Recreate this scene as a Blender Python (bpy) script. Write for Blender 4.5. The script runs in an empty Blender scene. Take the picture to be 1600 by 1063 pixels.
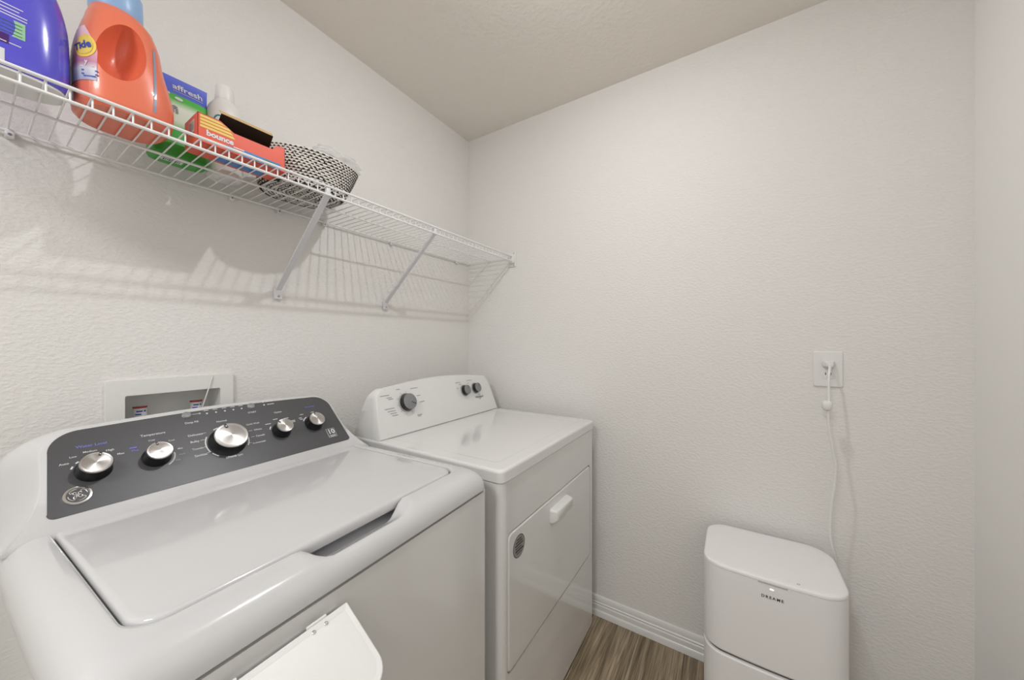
import bpy, bmesh, math, random
from mathutils import Vector, Matrix
random.seed(4)
sc = bpy.context.scene
COL = sc.collection

# ------------------------------------------------------------------ camera, world, lights, exposure
cam = bpy.data.cameras.new('camera')
cam_o = bpy.data.objects.new('camera', cam); COL.objects.link(cam_o)
cam_o.location = (1.3106, -1.5875, 1.2725)
cam_o.rotation_euler = (math.pi / 2, 0, math.radians(32.434))
cam.sensor_width = 36; cam.lens = 544.5 / 1600 * 36
cam.shift_y = 1.5 / 1600; cam.clip_start = 0.02
sc.camera = cam_o
sc.view_settings.view_transform = 'Standard'; sc.view_settings.look = 'None'
sc.view_settings.gamma = 1; sc.view_settings.use_curve_mapping = False
sc.view_settings.exposure = 1.04
w = bpy.data.worlds.new('world'); sc.world = w; w.use_nodes = True
w.node_tree.nodes['Background'].inputs[0].default_value = (1, 1, 1, 1)
w.node_tree.nodes['Background'].inputs[1].default_value = 0.3
ROOM_LAMP = 1.75       # watts, middle ceiling light
REAR_FILL = 11.0      # watts, added fill light on the ceiling behind the camera

H = 2.44              # ceiling height
RX = 1.907            # right wall
FY = -3.30            # wall behind the camera
SY = -1.68            # end of the wire shelf

# ------------------------------------------------------------------ materials
def mat(name, color, rough=0.5, metal=0.0, coat=0.0, spec=0.5, **kw):
    m = bpy.data.materials.new(name); m.use_nodes = True
    b = m.node_tree.nodes['Principled BSDF']
    b.inputs['Base Color'].default_value = (*color, 1)
    b.inputs['Roughness'].default_value = rough
    b.inputs['Metallic'].default_value = metal
    b.inputs['Coat Weight'].default_value = coat
    b.inputs['Coat Roughness'].default_value = 0.06
    b.inputs['Specular IOR Level'].default_value = spec
    for k, v in kw.items(): b.inputs[k].default_value = v
    return m
def N(m, typ, **props):
    n = m.node_tree.nodes.new(typ)
    for k, v in props.items(): setattr(n, k, v)
    return n
def L(m, a, b): m.node_tree.links.new(a, b)
def bsdf(m): return m.node_tree.nodes['Principled BSDF']
def srgb(r, g, b):
    f = lambda c: c / 12.92 if c <= 0.04045 else ((c + 0.055) / 1.055) ** 2.4
    return (f(r / 255), f(g / 255), f(b / 255))

def textured_paint(name, color, scale, strength, stretch=(1, 1, 1)):
    m = mat(name, color, 0.62, spec=0.3)
    tc = N(m, 'ShaderNodeTexCoord'); mp = N(m, 'ShaderNodeMapping'); mp.inputs['Scale'].default_value = stretch
    n1 = N(m, 'ShaderNodeTexNoise'); n1.inputs['Scale'].default_value = scale; n1.inputs['Detail'].default_value = 3
    n1.inputs['Roughness'].default_value = 0.55
    cr = N(m, 'ShaderNodeValToRGB'); cr.color_ramp.elements[0].position = 0.42; cr.color_ramp.elements[1].position = 0.62
    bp = N(m, 'ShaderNodeBump'); bp.inputs['Strength'].default_value = strength; bp.inputs['Distance'].default_value = 0.002
    L(m, tc.outputs['Object'], mp.inputs['Vector']); L(m, mp.outputs[0], n1.inputs['Vector'])
    L(m, n1.outputs['Fac'], cr.inputs[0]); L(m, cr.outputs[0], bp.inputs['Height']); L(m, bp.outputs[0], bsdf(m).inputs['Normal'])
    return m
M = {}
M['wall'] = textured_paint('wall_paint', srgb(232, 229, 225), 80, 0.30, (1, 1, 1.7))
M['ceil'] = textured_paint('ceiling_paint', srgb(238, 231, 222), 60, 0.2)
M['smooth'] = textured_paint('smooth_paint', srgb(243, 241, 238), 40, 0.04)
M['trim'] = mat('trim_white', srgb(232, 231, 228), 0.3, coat=0.2)
M['white'] = mat('appliance_white', srgb(209, 208, 208), 0.14, coat=0.6)
M['whiteb'] = mat('appliance_body_white', srgb(230, 229, 227), 0.14, coat=0.7)
M['plastic'] = mat('white_plastic', srgb(232, 231, 228), 0.35)
M['dock'] = mat('dock_white', srgb(243, 241, 240), 0.42)
M['wire'] = mat('white_vinyl_wire', srgb(240, 239, 238), 0.35)
M['brace'] = mat('white_steel_brace', srgb(226, 225, 228), 0.35)
M['gap'] = mat('dark_gap', (0.02, 0.02, 0.022), 0.7)
M['tub'] = mat('grey_inner', (0.72, 0.72, 0.74), 0.5)
M['black'] = mat('black_plastic', (0.008, 0.008, 0.009), 0.35)
M['chrome'] = mat('chrome', (0.8, 0.8, 0.8), 0.15, 1.0)
M['screw'] = mat('screw_steel', (0.45, 0.44, 0.42), 0.35, 1.0)
M['pwhite'] = mat('print_white', srgb(225, 225, 225), 0.5)
M['pblue'] = mat('print_blue', srgb(120, 128, 225), 0.5)
M['pgrey'] = mat('print_grey', srgb(150, 150, 152), 0.5)
M['pdark'] = mat('print_dark', srgb(60, 60, 62), 0.5)
M['knobgrey'] = mat('knob_grey', srgb(140, 141, 142), 0.4, 0.3)
def brushed():
    m = mat('brushed_steel', (0.58, 0.565, 0.55), 0.33, 1.0)
    b = bsdf(m); b.inputs['Anisotropic'].default_value = 0.8
    t = N(m, 'ShaderNodeTangent', direction_type='RADIAL', axis='Z'); L(m, t.outputs[0], b.inputs['Tangent'])
    return m
M['brushed'] = brushed()
def panel_mat():
    m = mat('panel_graphite', srgb(84, 84, 86), 0.38, 0.35)
    tc = N(m, 'ShaderNodeTexCoord'); n1 = N(m, 'ShaderNodeTexNoise'); n1.inputs['Scale'].default_value = 900; n1.inputs['Detail'].default_value = 1
    bp = N(m, 'ShaderNodeBump'); bp.inputs['Strength'].default_value = 0.06; bp.inputs['Distance'].default_value = 0.0004
    L(m, tc.outputs['Object'], n1.inputs['Vector']); L(m, n1.outputs['Fac'], bp.inputs['Height']); L(m, bp.outputs[0], bsdf(m).inputs['Normal'])
    return m
M['panel'] = panel_mat()
def wood():
    m = mat('vinyl_plank', (0.2, 0.15, 0.1), 0.45)
    tc = N(m, 'ShaderNodeTexCoord'); oi = N(m, 'ShaderNodeObjectInfo')
    add = N(m, 'ShaderNodeVectorMath', operation='ADD'); sclr = N(m, 'ShaderNodeVectorMath', operation='SCALE'); sclr.inputs['Scale'].default_value = 37
    cmb = N(m, 'ShaderNodeCombineXYZ'); L(m, oi.outputs['Random'], cmb.inputs[0]); L(m, oi.outputs['Random'], cmb.inputs[1])
    L(m, cmb.outputs[0], sclr.inputs[0]); L(m, tc.outputs['Object'], add.inputs[0]); L(m, sclr.outputs[0], add.inputs[1])
    mp = N(m, 'ShaderNodeMapping'); mp.inputs['Scale'].default_value = (38, 2.0, 1); L(m, add.outputs[0], mp.inputs['Vector'])
    n1 = N(m, 'ShaderNodeTexNoise'); n1.inputs['Scale'].default_value = 1.0; n1.inputs['Detail'].default_value = 4; n1.inputs['Distortion'].default_value = 0.8
    L(m, mp.outputs[0], n1.inputs['Vector'])
    mp2 = N(m, 'ShaderNodeMapping'); mp2.inputs['Scale'].default_value = (240, 7, 1); L(m, add.outputs[0], mp2.inputs['Vector'])
    n2 = N(m, 'ShaderNodeTexNoise'); n2.inputs['Scale'].default_value = 1.0; n2.inputs['Detail'].default_value = 3; L(m, mp2.outputs[0], n2.inputs['Vector'])
    cr = N(m, 'ShaderNodeValToRGB'); e = cr.color_ramp.elements
    e[0].position = 0.3; e[0].color = (*srgb(112, 97, 75), 1); e[1].position = 0.7; e[1].color = (*srgb(190, 172, 146), 1)
    k = e.new(0.5); k.color = (*srgb(155, 138, 113), 1)
    L(m, n1.outputs['Fac'], cr.inputs[0])
    mx = N(m, 'ShaderNodeMixRGB', blend_type='MULTIPLY'); mx.inputs[0].default_value = 0.9
    cr2 = N(m, 'ShaderNodeValToRGB'); f = cr2.color_ramp.elements
    f[0].position = 0.36; f[0].color = (0.5, 0.47, 0.44, 1); f[1].position = 0.62; f[1].color = (1.1, 1.1, 1.1, 1)
    L(m, n2.outputs['Fac'], cr2.inputs[0]); L(m, cr.outputs[0], mx.inputs[1]); L(m, cr2.outputs[0], mx.inputs[2])
    hs = N(m, 'ShaderNodeHueSaturation'); mr = N(m, 'ShaderNodeMapRange'); mr.inputs['To Min'].default_value = 0.8; mr.inputs['To Max'].default_value = 1.15
    L(m, oi.outputs['Random'], mr.inputs[0]); L(m, mr.outputs[0], hs.inputs['Value']); L(m, mx.outputs[0], hs.inputs['Color'])
    L(m, hs.outputs[0], bsdf(m).inputs['Base Color'])
    bp = N(m, 'ShaderNodeBump'); bp.inputs['Strength'].default_value = 0.25; bp.inputs['Distance'].default_value = 0.001
    L(m, n2.outputs['Fac'], bp.inputs['Height']); L(m, bp.outputs[0], bsdf(m).inputs['Normal'])
    return m
M['wood'] = wood()
M['orange'] = mat('orange_plastic', srgb(236, 122, 90), 0.34, coat=0.25)
M['cap_blue'] = mat('pale_blue_cap', srgb(150, 185, 225), 0.35)
M['purple'] = mat('purple_plastic', srgb(92, 86, 214), 0.16, coat=0.7)
M['yellow'] = mat('print_yellow', srgb(245, 208, 80), 0.4)
M['blue'] = mat('print_royal_blue', srgb(50, 75, 170), 0.4)
M['green'] = mat('print_green', srgb(70, 180, 70), 0.4)
M['palegreen'] = mat('print_pale_green', srgb(160, 205, 165), 0.45)
M['violet'] = mat('print_violet', srgb(75, 35, 110), 0.4)
M['red'] = mat('print_red', srgb(170, 50, 45), 0.4)
M['teal'] = mat('print_teal', srgb(40, 140, 140), 0.4)
M['bounce'] = mat('carton_orange', srgb(228, 92, 66), 0.4)
M['tan'] = mat('carton_inside_tan', srgb(205, 172, 120), 0.7)
M['carton_shade'] = mat('carton_inside_shade', srgb(52, 34, 24), 0.85)  # tan board coloured dark to stand for shade inside the carton
M['stripe'] = mat('carton_yellow', srgb(235, 205, 100), 0.4)
M['skyblue'] = mat('carton_blue', srgb(70, 130, 195), 0.4)
M['dgreen'] = mat('carton_green', srgb(50, 120, 70), 0.4)
M['rope_w'] = mat('rope_white', srgb(222, 216, 208), 0.9)
M['rope_b'] = mat('rope_black', srgb(40, 38, 38), 0.9)
M['strip'] = mat('level_strip', srgb(150, 158, 180), 0.2)
def ramp_z(name, stops, rough=0.4, coat=0.0):
    m = mat(name, (1, 1, 1), rough, coat=coat)
    tc = N(m, 'ShaderNodeTexCoord'); sp = N(m, 'ShaderNodeSeparateXYZ'); cr = N(m, 'ShaderNodeValToRGB')
    L(m, tc.outputs['Generated'], sp.inputs[0]); L(m, sp.outputs[2], cr.inputs[0])
    e = cr.color_ramp.elements
    while len(e) > 1: e.remove(e[-1])
    e[0].position = stops[0][0]; e[0].color = (*stops[0][1], 1)
    for p, c in stops[1:]:
        k = e.new(p); k.color = (*c, 1)
    L(m, cr.outputs[0], bsdf(m).inputs['Base Color'])
    return m
M['tide_label'] = ramp_z('detergent_label', [(0, srgb(170, 175, 200)), (0.2, srgb(215, 212, 215)), (0.32, srgb(190, 120, 150)), (0.5, srgb(222, 150, 165)), (0.8, srgb(240, 190, 195)), (1, srgb(245, 210, 215))])
M['pouch'] = ramp_z('pouch_print', [(0, srgb(60, 165, 60)), (0.3, srgb(70, 185, 70)), (0.42, srgb(225, 238, 222)), (0.6, srgb(235, 245, 230)), (0.70, srgb(90, 195, 80)), (0.765, srgb(80, 190, 75)), (0.775, srgb(92, 108, 210)), (1, srgb(98, 115, 220))])
def bagmat():
    m = bpy.data.materials.new('clear_film'); m.use_nodes = True
    nt = m.node_tree; nt.nodes.clear()
    o = N(m, 'ShaderNodeOutputMaterial'); t = N(m, 'ShaderNodeBsdfTransparent'); g = N(m, 'ShaderNodeBsdfGlossy'); g.inputs['Roughness'].default_value = 0.12
    d = N(m, 'ShaderNodeBsdfDiffuse'); d.inputs[0].default_value = (0.9, 0.9, 0.9, 1)
    a = N(m, 'ShaderNodeMixShader'); a.inputs[0].default_value = 0.3; b = N(m, 'ShaderNodeMixShader'); b.inputs[0].default_value = 0.34
    L(m, d.outputs[0], a.inputs[1]); L(m, g.outputs[0], a.inputs[2]); L(m, t.outputs[0], b.inputs[1]); L(m, a.outputs[0], b.inputs[2]); L(m, b.outputs[0], o.inputs[0])
    return m
M['film'] = bagmat()
def emit(name, color, s):
    m = bpy.data.materials.new(name); m.use_nodes = True
    b = bsdf(m); b.inputs['Base Color'].default_value = (0.9, 0.9, 0.9, 1)
    b.inputs['Emission Color'].default_value = (*color, 1); b.inputs['Emission Strength'].default_value = s
    return m
M['led'] = emit('status_light', (0.75, 0.7, 1.0), 0.9)

# ------------------------------------------------------------------ mesh helpers
def tag(o, label=None, cat=None, group=None, kind=None):
    if label: o['label'] = label
    if cat: o['category'] = cat
    if group: o['group'] = group
    if kind: o['kind'] = kind
    return o
def root(name, loc, rz=0, label=None, cat=None, group=None):
    o = bpy.data.objects.new(name, None); COL.objects.link(o); o.empty_display_size = 0.05
    o.location = loc; o.rotation_euler = (0, 0, rz)
    return tag(o, label, cat, group)
def world_mat(o):
    m = Matrix.LocRotScale(o.location, o.rotation_euler, None)
    return world_mat(o.parent) @ m if o.parent else m
def add(name, bm, m, parent=None, local=False, smooth=0.6):
    """bmesh in world coordinates (or in the parent's when local) -> one mesh object"""
    me = bpy.data.meshes.new(name)
    bmesh.ops.recalc_face_normals(bm, faces=bm.faces)
    bm.to_mesh(me); bm.free()
    if parent is not None and not local: me.transform(world_mat(parent).inverted())
    for mm in (m if isinstance(m, (list, tuple)) else [m]): me.materials.append(mm)
    if smooth:
        for p in me.polygons: p.use_smooth = True
        try: me.set_sharp_from_angle(angle=smooth)
        except Exception: pass
    o = bpy.data.objects.new(name, me); COL.objects.link(o)
    if parent is not None: o.parent = parent
    return o
def solo(name, bm, m, origin, label, cat, group=None, smooth=0.6):
    me_o = add(name, bm, m, None, smooth=smooth)
    me_o.data.transform(Matrix.Translation(-Vector(origin))); me_o.location = origin
    return tag(me_o, label, cat, group)
def link_copy(o, parent, loc):
    c = o.copy(); COL.objects.link(c); c.parent = parent; c.location = loc; return c
def box(x0, x1, y0, y1, z0, z1, bev=0.0, seg=2, bm=None):
    b = bmesh.new()
    bmesh.ops.create_cube(b, size=1)
    for v in b.verts:
        v.co = Vector(((x0 + x1) / 2 + v.co.x * (x1 - x0), (y0 + y1) / 2 + v.co.y * (y1 - y0), (z0 + z1) / 2 + v.co.z * (z1 - z0)))
    if bev: bmesh.ops.bevel(b, geom=list(b.edges), offset=bev, segments=seg, affect='EDGES', profile=0.5)
    return join(bm, b) if bm else b
def join(bm, other):
    me = bpy.data.meshes.new('tmp'); other.to_mesh(me); other.free(); bm.from_mesh(me); bpy.data.meshes.remove(me); return bm
def loft(rings, closed=True, cap0=True, cap1=True, bm=None):
    b = bm or bmesh.new(); vs = [[b.verts.new(p) for p in r] for r in rings]; n = len(rings[0])
    for i in range(len(vs) - 1):
        for j in range(n if closed else n - 1):
            k = (j + 1) % n; b.faces.new((vs[i][j], vs[i][k], vs[i + 1][k], vs[i + 1][j]))
    if cap0: b.faces.new(vs[0])
    if cap1: b.faces.new(list(reversed(vs[-1])))
    return b
def tube(pts, r, seg=8, bm=None, cap=True):
    pts = [Vector(p) for p in pts]; rings = []
    up = None
    for i, p in enumerate(pts):
        t = ((pts[i] - pts[i - 1]).normalized() if i else Vector()) + ((pts[i + 1] - pts[i]).normalized() if i < len(pts) - 1 else Vector())
        t.normalize()
        if up is None: up = t.orthogonal().normalized()
        up = (up - t * up.dot(t)).normalized(); s = t.cross(up)
        rr = r[i] if isinstance(r, (list, tuple)) else r
        rings.append([p + (up * math.cos(a) + s * math.sin(a)) * rr for a in [2 * math.pi * k / seg for k in range(seg)]])
    return loft(rings, True, cap, cap, bm)
def smooth_path(pts, n=8):
    P = [Vector(p) for p in pts]; P = [P[0] * 2 - P[1]] + P + [P[-1] * 2 - P[-2]]; out = []
    for i in range(1, len(P) - 2):
        for k in range(n):
            t = k / n; a, b, c, d = P[i - 1], P[i], P[i + 1], P[i + 2]
            out.append(0.5 * ((2 * b) + (c - a) * t + (2 * a - 5 * b + 4 * c - d) * t * t + (3 * b - a - 3 * c + d) * t ** 3))
    out.append(P[-2]); return out
def rrect(x0, x1, y0, y1, r, nc=6, ne=1):
    """rounded rectangle outline, CCW from the right-bottom; r = radius or 4 radii (x1y0, x1y1, x0y1, x0y0)"""
    R = r if isinstance(r, (list, tuple)) else (r,) * 4
    cs = [(x1 - R[0], y0 + R[0], -90, R[0]), (x1 - R[1], y1 - R[1], 0, R[1]), (x0 + R[2], y1 - R[2], 90, R[2]), (x0 + R[3], y0 + R[3], 180, R[3])]
    out = []
    for i, (cx, cy, a0, rr) in enumerate(cs):
        arc = [(cx + rr * math.cos(math.radians(a0 + 90 * k / nc)), cy + rr * math.sin(math.radians(a0 + 90 * k / nc))) for k in range(nc + 1)]
        out += arc
        nx = cs[(i + 1) % 4]; a1 = math.radians(nx[2]); q = (nx[0] + nx[3] * math.cos(a1), nx[1] + nx[3] * math.sin(a1)); p = arc[-1]
        for k in range(1, ne): out.append((p[0] + (q[0] - p[0]) * k / ne, p[1] + (q[1] - p[1]) * k / ne))
    return out
def disc_stack(prof, seg=40, frame=None, bm=None, caps=True):
    """lathe: prof = [(radius, height)], frame = Matrix placing its z axis"""
    f = frame or Matrix.Identity(4)
    rings = [[f @ Vector((r * math.cos(2 * math.pi * k / seg), r * math.sin(2 * math.pi * k / seg), h)) for k in range(seg)] for r, h in prof]
    return loft(rings, True, caps, caps, bm)
def frame(origin, ex, ey, ez=None):
    ex = Vector(ex).normalized(); ey = Vector(ey).normalized(); ez = Vector(ez) if ez else ex.cross(ey)
    return Matrix(((ex.x, ey.x, ez.x, origin[0]), (ex.y, ey.y, ez.y, origin[1]), (ex.z, ey.z, ez.z, origin[2]), (0, 0, 0, 1)))
def text2d(s, width=None, size=0.01, align='CENTER', shear=0.0, bold=0.0, space=1.0):
    """flat lettering as ([(x, y)], faces), centred on its own middle height"""
    cu = bpy.data.curves.new('t', 'FONT'); cu.body = s; cu.size = 1; cu.align_x = align; cu.shear = shear; cu.offset = bold; cu.resolution_u = 3; cu.space_character = space
    o = bpy.data.objects.new('t', cu); COL.objects.link(o)
    me = bpy.data.meshes.new_from_object(o.evaluated_get(bpy.context.evaluated_depsgraph_get()))
    vs = [(v.co.x, v.co.y) for v in me.vertices]; fs = [tuple(p.vertices) for p in me.polygons]
    bpy.data.objects.remove(o); bpy.data.curves.remove(cu); bpy.data.meshes.remove(me)
    x0 = min(v[0] for v in vs); x1 = max(v[0] for v in vs)
    k = width / (x1 - x0) if width else size
    return [(x * k, (y - 0.35) * k) for x, y in vs], fs
def bar2d(w, h): return [(-w / 2, -h / 2), (w / 2, -h / 2), (w / 2, h / 2), (-w / 2, h / 2)], [(0, 1, 2, 3)]
def ell2d(a, b, n=32): return [(a * math.cos(2 * math.pi * k / n), b * math.sin(2 * math.pi * k / n)) for k in range(n)], [tuple(range(n))]
def arc2d(r0, r1, a0, a1, n=16):
    vs = []; fs = []
    for k in range(n + 1):
        a = math.radians(a0 + (a1 - a0) * k / n); vs += [(r0 * math.cos(a), r0 * math.sin(a)), (r1 * math.cos(a), r1 * math.sin(a))]
    for k in range(n): fs.append((2 * k, 2 * k + 1, 2 * k + 3, 2 * k + 2))
    return vs, fs
def put(bm, shape, fn):
    """place a flat 2d shape with fn(x, y) -> 3d point"""
    vs, fs = shape; V = [bm.verts.new(fn(x, y)) for x, y in vs]
    for f in fs:
        try: bm.faces.new([V[i] for i in f])
        except ValueError: pass
    return bm

# ------------------------------------------------------------------ the room
def struct(name, bm, m, parent=None, smooth=0):
    o = add(name, bm, m, parent, smooth=smooth)
    if parent is None: o['kind'] = 'structure'
    return o
T = 0.12
# left wall with the opening for the water supply box
bm = bmesh.new()
BY0, BY1, BZ0, BZ1 = -1.385, -1.157, 0.99, 1.15
for a in ((-T, 0, FY - T, T, -0.02, BZ0), (-T, 0, FY - T, T, BZ1, H + 0.05), (-T, 0, FY - T, BY0, BZ0, BZ1), (-T, 0, BY1, T, BZ0, BZ1)): box(*a, bm=bm)
struct('wall_left', bm, M['wall'])
struct('wall_back', box(0, RX, 0, T, -0.02, H + 0.05), M['wall'])
struct('wall_right', box(RX, RX + T, FY - T, T, -0.02, H + 0.05), M['smooth'])
struct('wall_front', box(0, RX, FY - T, FY, -0.02, H + 0.05), M['wall'])
struct('ceiling', box(-T, RX + T, FY - T, T, H, H + 0.1), M['ceil'])
fl = struct('floor', box(-T, RX + T, FY - T, T, -0.08, -0.012), mat('subfloor', (0.05, 0.04, 0.03), 0.8))
# vinyl planks, running towards the back wall
PW = 0.18; xs = [0.963 + PW * k for k in range(-6, 7)]; plank_me = {}
for i, x0 in enumerate(xs):
    a, b = max(x0, 0.0), min(x0 + PW, RX)
    if b - a < 0.005: continue
    y = 0.0; first = (0.55, 0.95, 0.3, 0.75, 1.2)[i % 5]; ln = first
    while y > FY - T:
        y1 = max(y - ln, FY - T)
        add('plank', box(a + 0.0006, b - 0.0006, y1 + 0.0006, y - 0.0006, -0.012, 0.0, 0.0007, 1), M['wood'], fl, smooth=0)
        y = y1; ln = 1.22
        if y <= FY - T + 0.001: break
# baseboards
BP = [(0, 0), (0.0165, 0), (0.0165, 0.021), (0.0145, 0.027), (0.0125, 0.029), (0.0125, 0.048), (0.0095, 0.053), (0.0115, 0.057), (0.0115, 0.0595), (0.008, 0.063), (0.0088, 0.078), (0.005, 0.086), (0, 0.088)]
struct('baseboard_back', loft([[(0.0, -d, z) for d, z in BP], [(RX, -d, z) for d, z in BP]]), M['trim'], smooth=0.5)
struct('baseboard_right', loft([[(RX - d, -0.0166, z) for d, z in BP], [(RX - d, FY, z) for d, z in BP]]), M['trim'], smooth=0.5)
struct('baseboard_left', loft([[(d, -0.0166, z) for d, z in BP], [(d, FY, z) for d, z in BP]]), M['trim'], smooth=0.5)
# panelled door in the wall behind the camera
dm = bmesh.new(); box(0.55, 1.35, FY - 0.002, FY + 0.035, 0.008, 2.03, 0.002, bm=dm)
d1 = struct('door_1', dm, M['trim'])
for zz in ((0.2, 0.95), (1.08, 1.9)):
    for xx in ((0.63, 0.92), (0.98, 1.27)): add('door_panel', box(xx[0], xx[1], FY + 0.034, FY + 0.041, zz[0], zz[1], 0.004), M['trim'], d1)
add('door_handle', disc_stack([(0.028, 0), (0.028, 0.006), (0.012, 0.01), (0.012, 0.035), (0.026, 0.045), (0.028, 0.058), (0.02, 0.066)], 24, frame((1.28, FY + 0.035, 1.0), (1, 0, 0), (0, 0, 1), (0, 1, 0))), M['screw'], d1)
t = root('ceiling_light', (1.0, -0.83, H), 0, 'small round puck ceiling light in the middle of the room', 'ceiling light')
add('canopy', disc_stack([(0.062, 0), (0.062, -0.008), (0.045, -0.050), (0.026, -0.052), (0.026, -0.048)], 48), M['plastic'], t, local=True)
def lamp(name, typ, watts, color, parent, z, **kw):
    ld_ = bpy.data.lights.new(name, typ); ld_.energy = watts; ld_.color = color
    for k, v in kw.items(): setattr(ld_, k, v)
    o = bpy.data.objects.new(name, ld_); COL.objects.link(o); o.parent = parent; o.location = (0, 0, z); return o
lamp('light_disc', 'AREA', ROOM_LAMP, (0.975, 0.985, 1.0), t, -0.053, shape='DISK', size=0.04)
lamp('bulb', 'POINT', ROOM_LAMP * 1.9, (0.975, 0.985, 1.0), t, -0.062, shadow_soft_size=0.012)
t = root('ceiling_light', (0.95, -2.6, H), 0, 'added wide round fill light on the ceiling near the panelled door', 'ceiling light')  # unseen fixture, added to fill the shaded walls and fronts
add('fill_housing', disc_stack([(0.272, 0), (0.272, -0.03), (0.262, -0.036), (0.25, -0.036), (0.25, -0.02)], 48), M['plastic'], t, local=True)
lamp('light_disc', 'AREA', REAR_FILL, (0.965, 0.985, 1.0), t, -0.037, shape='DISK', size=0.5)

# ------------------------------------------------------------------ washer (slightly turned)
WA = math.radians(2.78)
CW = Vector((0.773, -0.8534, 0)); ZC = 0.893; WD = 0.343
wv = Vector((math.cos(WA), math.sin(WA), 0)); wu = Vector((-math.sin(WA), math.cos(WA), 0))
washer = root('washing_machine', CW - wv * WD - wu * WD, WA, 'white top-loading washing machine with dark grey control panel', 'washer')
def W(v, u, z): return Vector((v + WD, u + WD, z))
NC, NE = 8, 48
outer = lambda ins, z: [W(x, y, z) for x, y in rrect(-0.686 + ins, 0 - ins, -0.686 + ins, 0 - ins, 0.03 - min(ins, 0.02), NC, NE)]
add('cabinet', loft([[W(x, y, z) for x, y in rrect(-0.682, -0.003, -0.683, -0.003, 0.016, NC, 4)] for z in (0.03, 0.886)]), M['whiteb'], washer, True)
for sv in (-0.62, -0.06):
    for su in (-0.62, -0.06):
        add('foot', disc_stack([(0.022, 0), (0.022, 0.012), (0.012, 0.014), (0.012, 0.032)], 16, Matrix.Translation(W(sv, su, 0))), M['black'], washer, True)
# top cover: rings from the lid opening to the outer edge
IN = (-0.488, -0.064, -0.632, -0.052)       # v0, v1, u0, u1 of the lid opening
inn = rrect(*IN, (0.04, 0.04, 0.016, 0.016), NC, NE); out = rrect(-0.686, 0, -0.686, 0, 0.03, NC, NE)
def smoothstep(a, b, x):
    t = min(1, max(0, (x - a) / (b - a))); return t * t * (3 - 2 * t)
rings = []
HC = 0.047
for z in (-0.03,): rings.append([W(x + 0.0, y, ZC + z) for x, y in inn])
def scoop(v, u, s):
    if v < -0.2: return 0.0
    du = abs(u + 0.343)
    return 0.034 * (1 - smoothstep(0.066, 0.108, du)) * (1 - smoothstep(0.0, 0.93, s))
for s in (0.0, 0.03, 0.08, 0.15, 0.23, 0.32, 0.42, 0.52, 0.62, 0.70, 0.78, 0.85, 0.9, 0.94, 0.97, 0.99, 1.0):
    r = []
    for (ax, ay), (bx, by) in zip(inn, out):
        x = ax + (bx - ax) * s; y = ay + (by - ay) * s
        h = HC * (1 - s ** 2.9) ** 0.5
        e = 0.003 * max(0, 1 - s / 0.06) ** 2
        r.append(W(x, y, ZC + 0.003 + h - e - scoop(x, y, s)))
    rings.append(r)
rings.append([W(x, y, ZC) for x, y in out])
rings.append([W(x, y, ZC - 0.001) for x, y in rrect(-0.684, -0.004, -0.684, -0.004, 0.027, NC, NE)])
add('top_cover', loft(rings, True, True, True), M['white'], washer, True, 0.9)
add('tub_rim', loft([[W(x, y, ZC + 0.008) for x, y in inn], [W(x, y, ZC + 0.010) for x, y in rrect(-0.47, -0.08, -0.61, -0.07, 0.03, NC, NE)]], True, False, True), M['tub'], washer, True)
# lid
ZL = ZC + 0.0505; g = 0.0035
def lidring(ins, z): return [W(x, y, z) for x, y in rrect(IN[0] + g + ins, IN[1] - g - ins, IN[2] + g + ins, IN[3] - g - ins, (max(0.012, 0.038 - ins * 0.5), max(0.012, 0.038 - ins * 0.5), 0.012, 0.012), NC, NE)]
lid = add('lid', loft([lidring(0.004, ZL - 0.022), lidring(0.0, ZL - 0.018), lidring(0.0, ZL - 0.007), lidring(0.0012, ZL - 0.003), lidring(0.004, ZL - 0.0006), lidring(0.009, ZL), lidring(0.05, ZL + 0.0006), lidring(0.12, ZL + 0.0008)]), M['white'], washer, True, 1.2)
for du in (-0.58, -0.10):
    add('hinge_cover', box(IN[0] + 0.345 - 0.004 + WD - 0.343, IN[0] + WD + 0.012, du + WD - 0.022, du + WD + 0.022, ZC + 0.036, ZC + 0.046, 0.002), M['white'], lid, True)
# console
PT = math.radians(42); PV, PZ = -0.492, ZC + 0.068
def PN(u, s, off=0.0): return W(PV - s * math.sin(PT) + off * math.cos(PT), u, PZ + s * math.cos(PT) + off * math.sin(PT))
def con_outline(b0, b1, t0, t1, s0, s1, r, arch, nb=4, n=14, flare=1.0, rb=0.0):
    """outline in (u, s): bottom b0..b1, top t0..t1 with rounded top corners and an arched top edge"""
    pts = [(b0 + rb + (b1 - b0 - 2 * rb) * k / 20, s0) for k in range(21)]
    if rb: pts += [(b1 - rb + rb * math.sin(a), s0 + rb - rb * math.cos(a)) for a in [math.radians(90 * k / 6) for k in range(1, 6)]]
    def side(bx, tx, sgn):
        return [(tx + (bx - tx) * (1 - q / 12) ** flare, s0 + (s1 - r - s0) * q / 12) for q in range(1, 13)]
    pts += side(b1, t1, 1)
    pts += [(t1 - r + r * math.cos(a), s1 - r + r * math.sin(a)) for a in [math.radians(90 * k / n) for k in range(1, n + 1)]]
    pts += [(t1 - r + (t0 + r - t1 + r) * k / 20, s1 + arch * math.sin(math.pi * k / 20)) for k in range(1, 20)]
    pts += [(t0 + r - r * math.cos(a), s1 - r + r * math.sin(a)) for a in [math.radians(90 - 90 * k / n) for k in range(0, n)]]
    pts += list(reversed(side(b0, t0, -1)))
    if rb:
        pts = [p for p in pts if not (p[1] < s0 + rb and (p[0] < b0 + rb * 0.5))]
        pts += [(b0 + rb - rb * math.sin(a), s0 + rb - rb * math.cos(a)) for a in [math.radians(90 - 90 * k / 6) for k in range(0, 6)]]
    return pts
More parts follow.
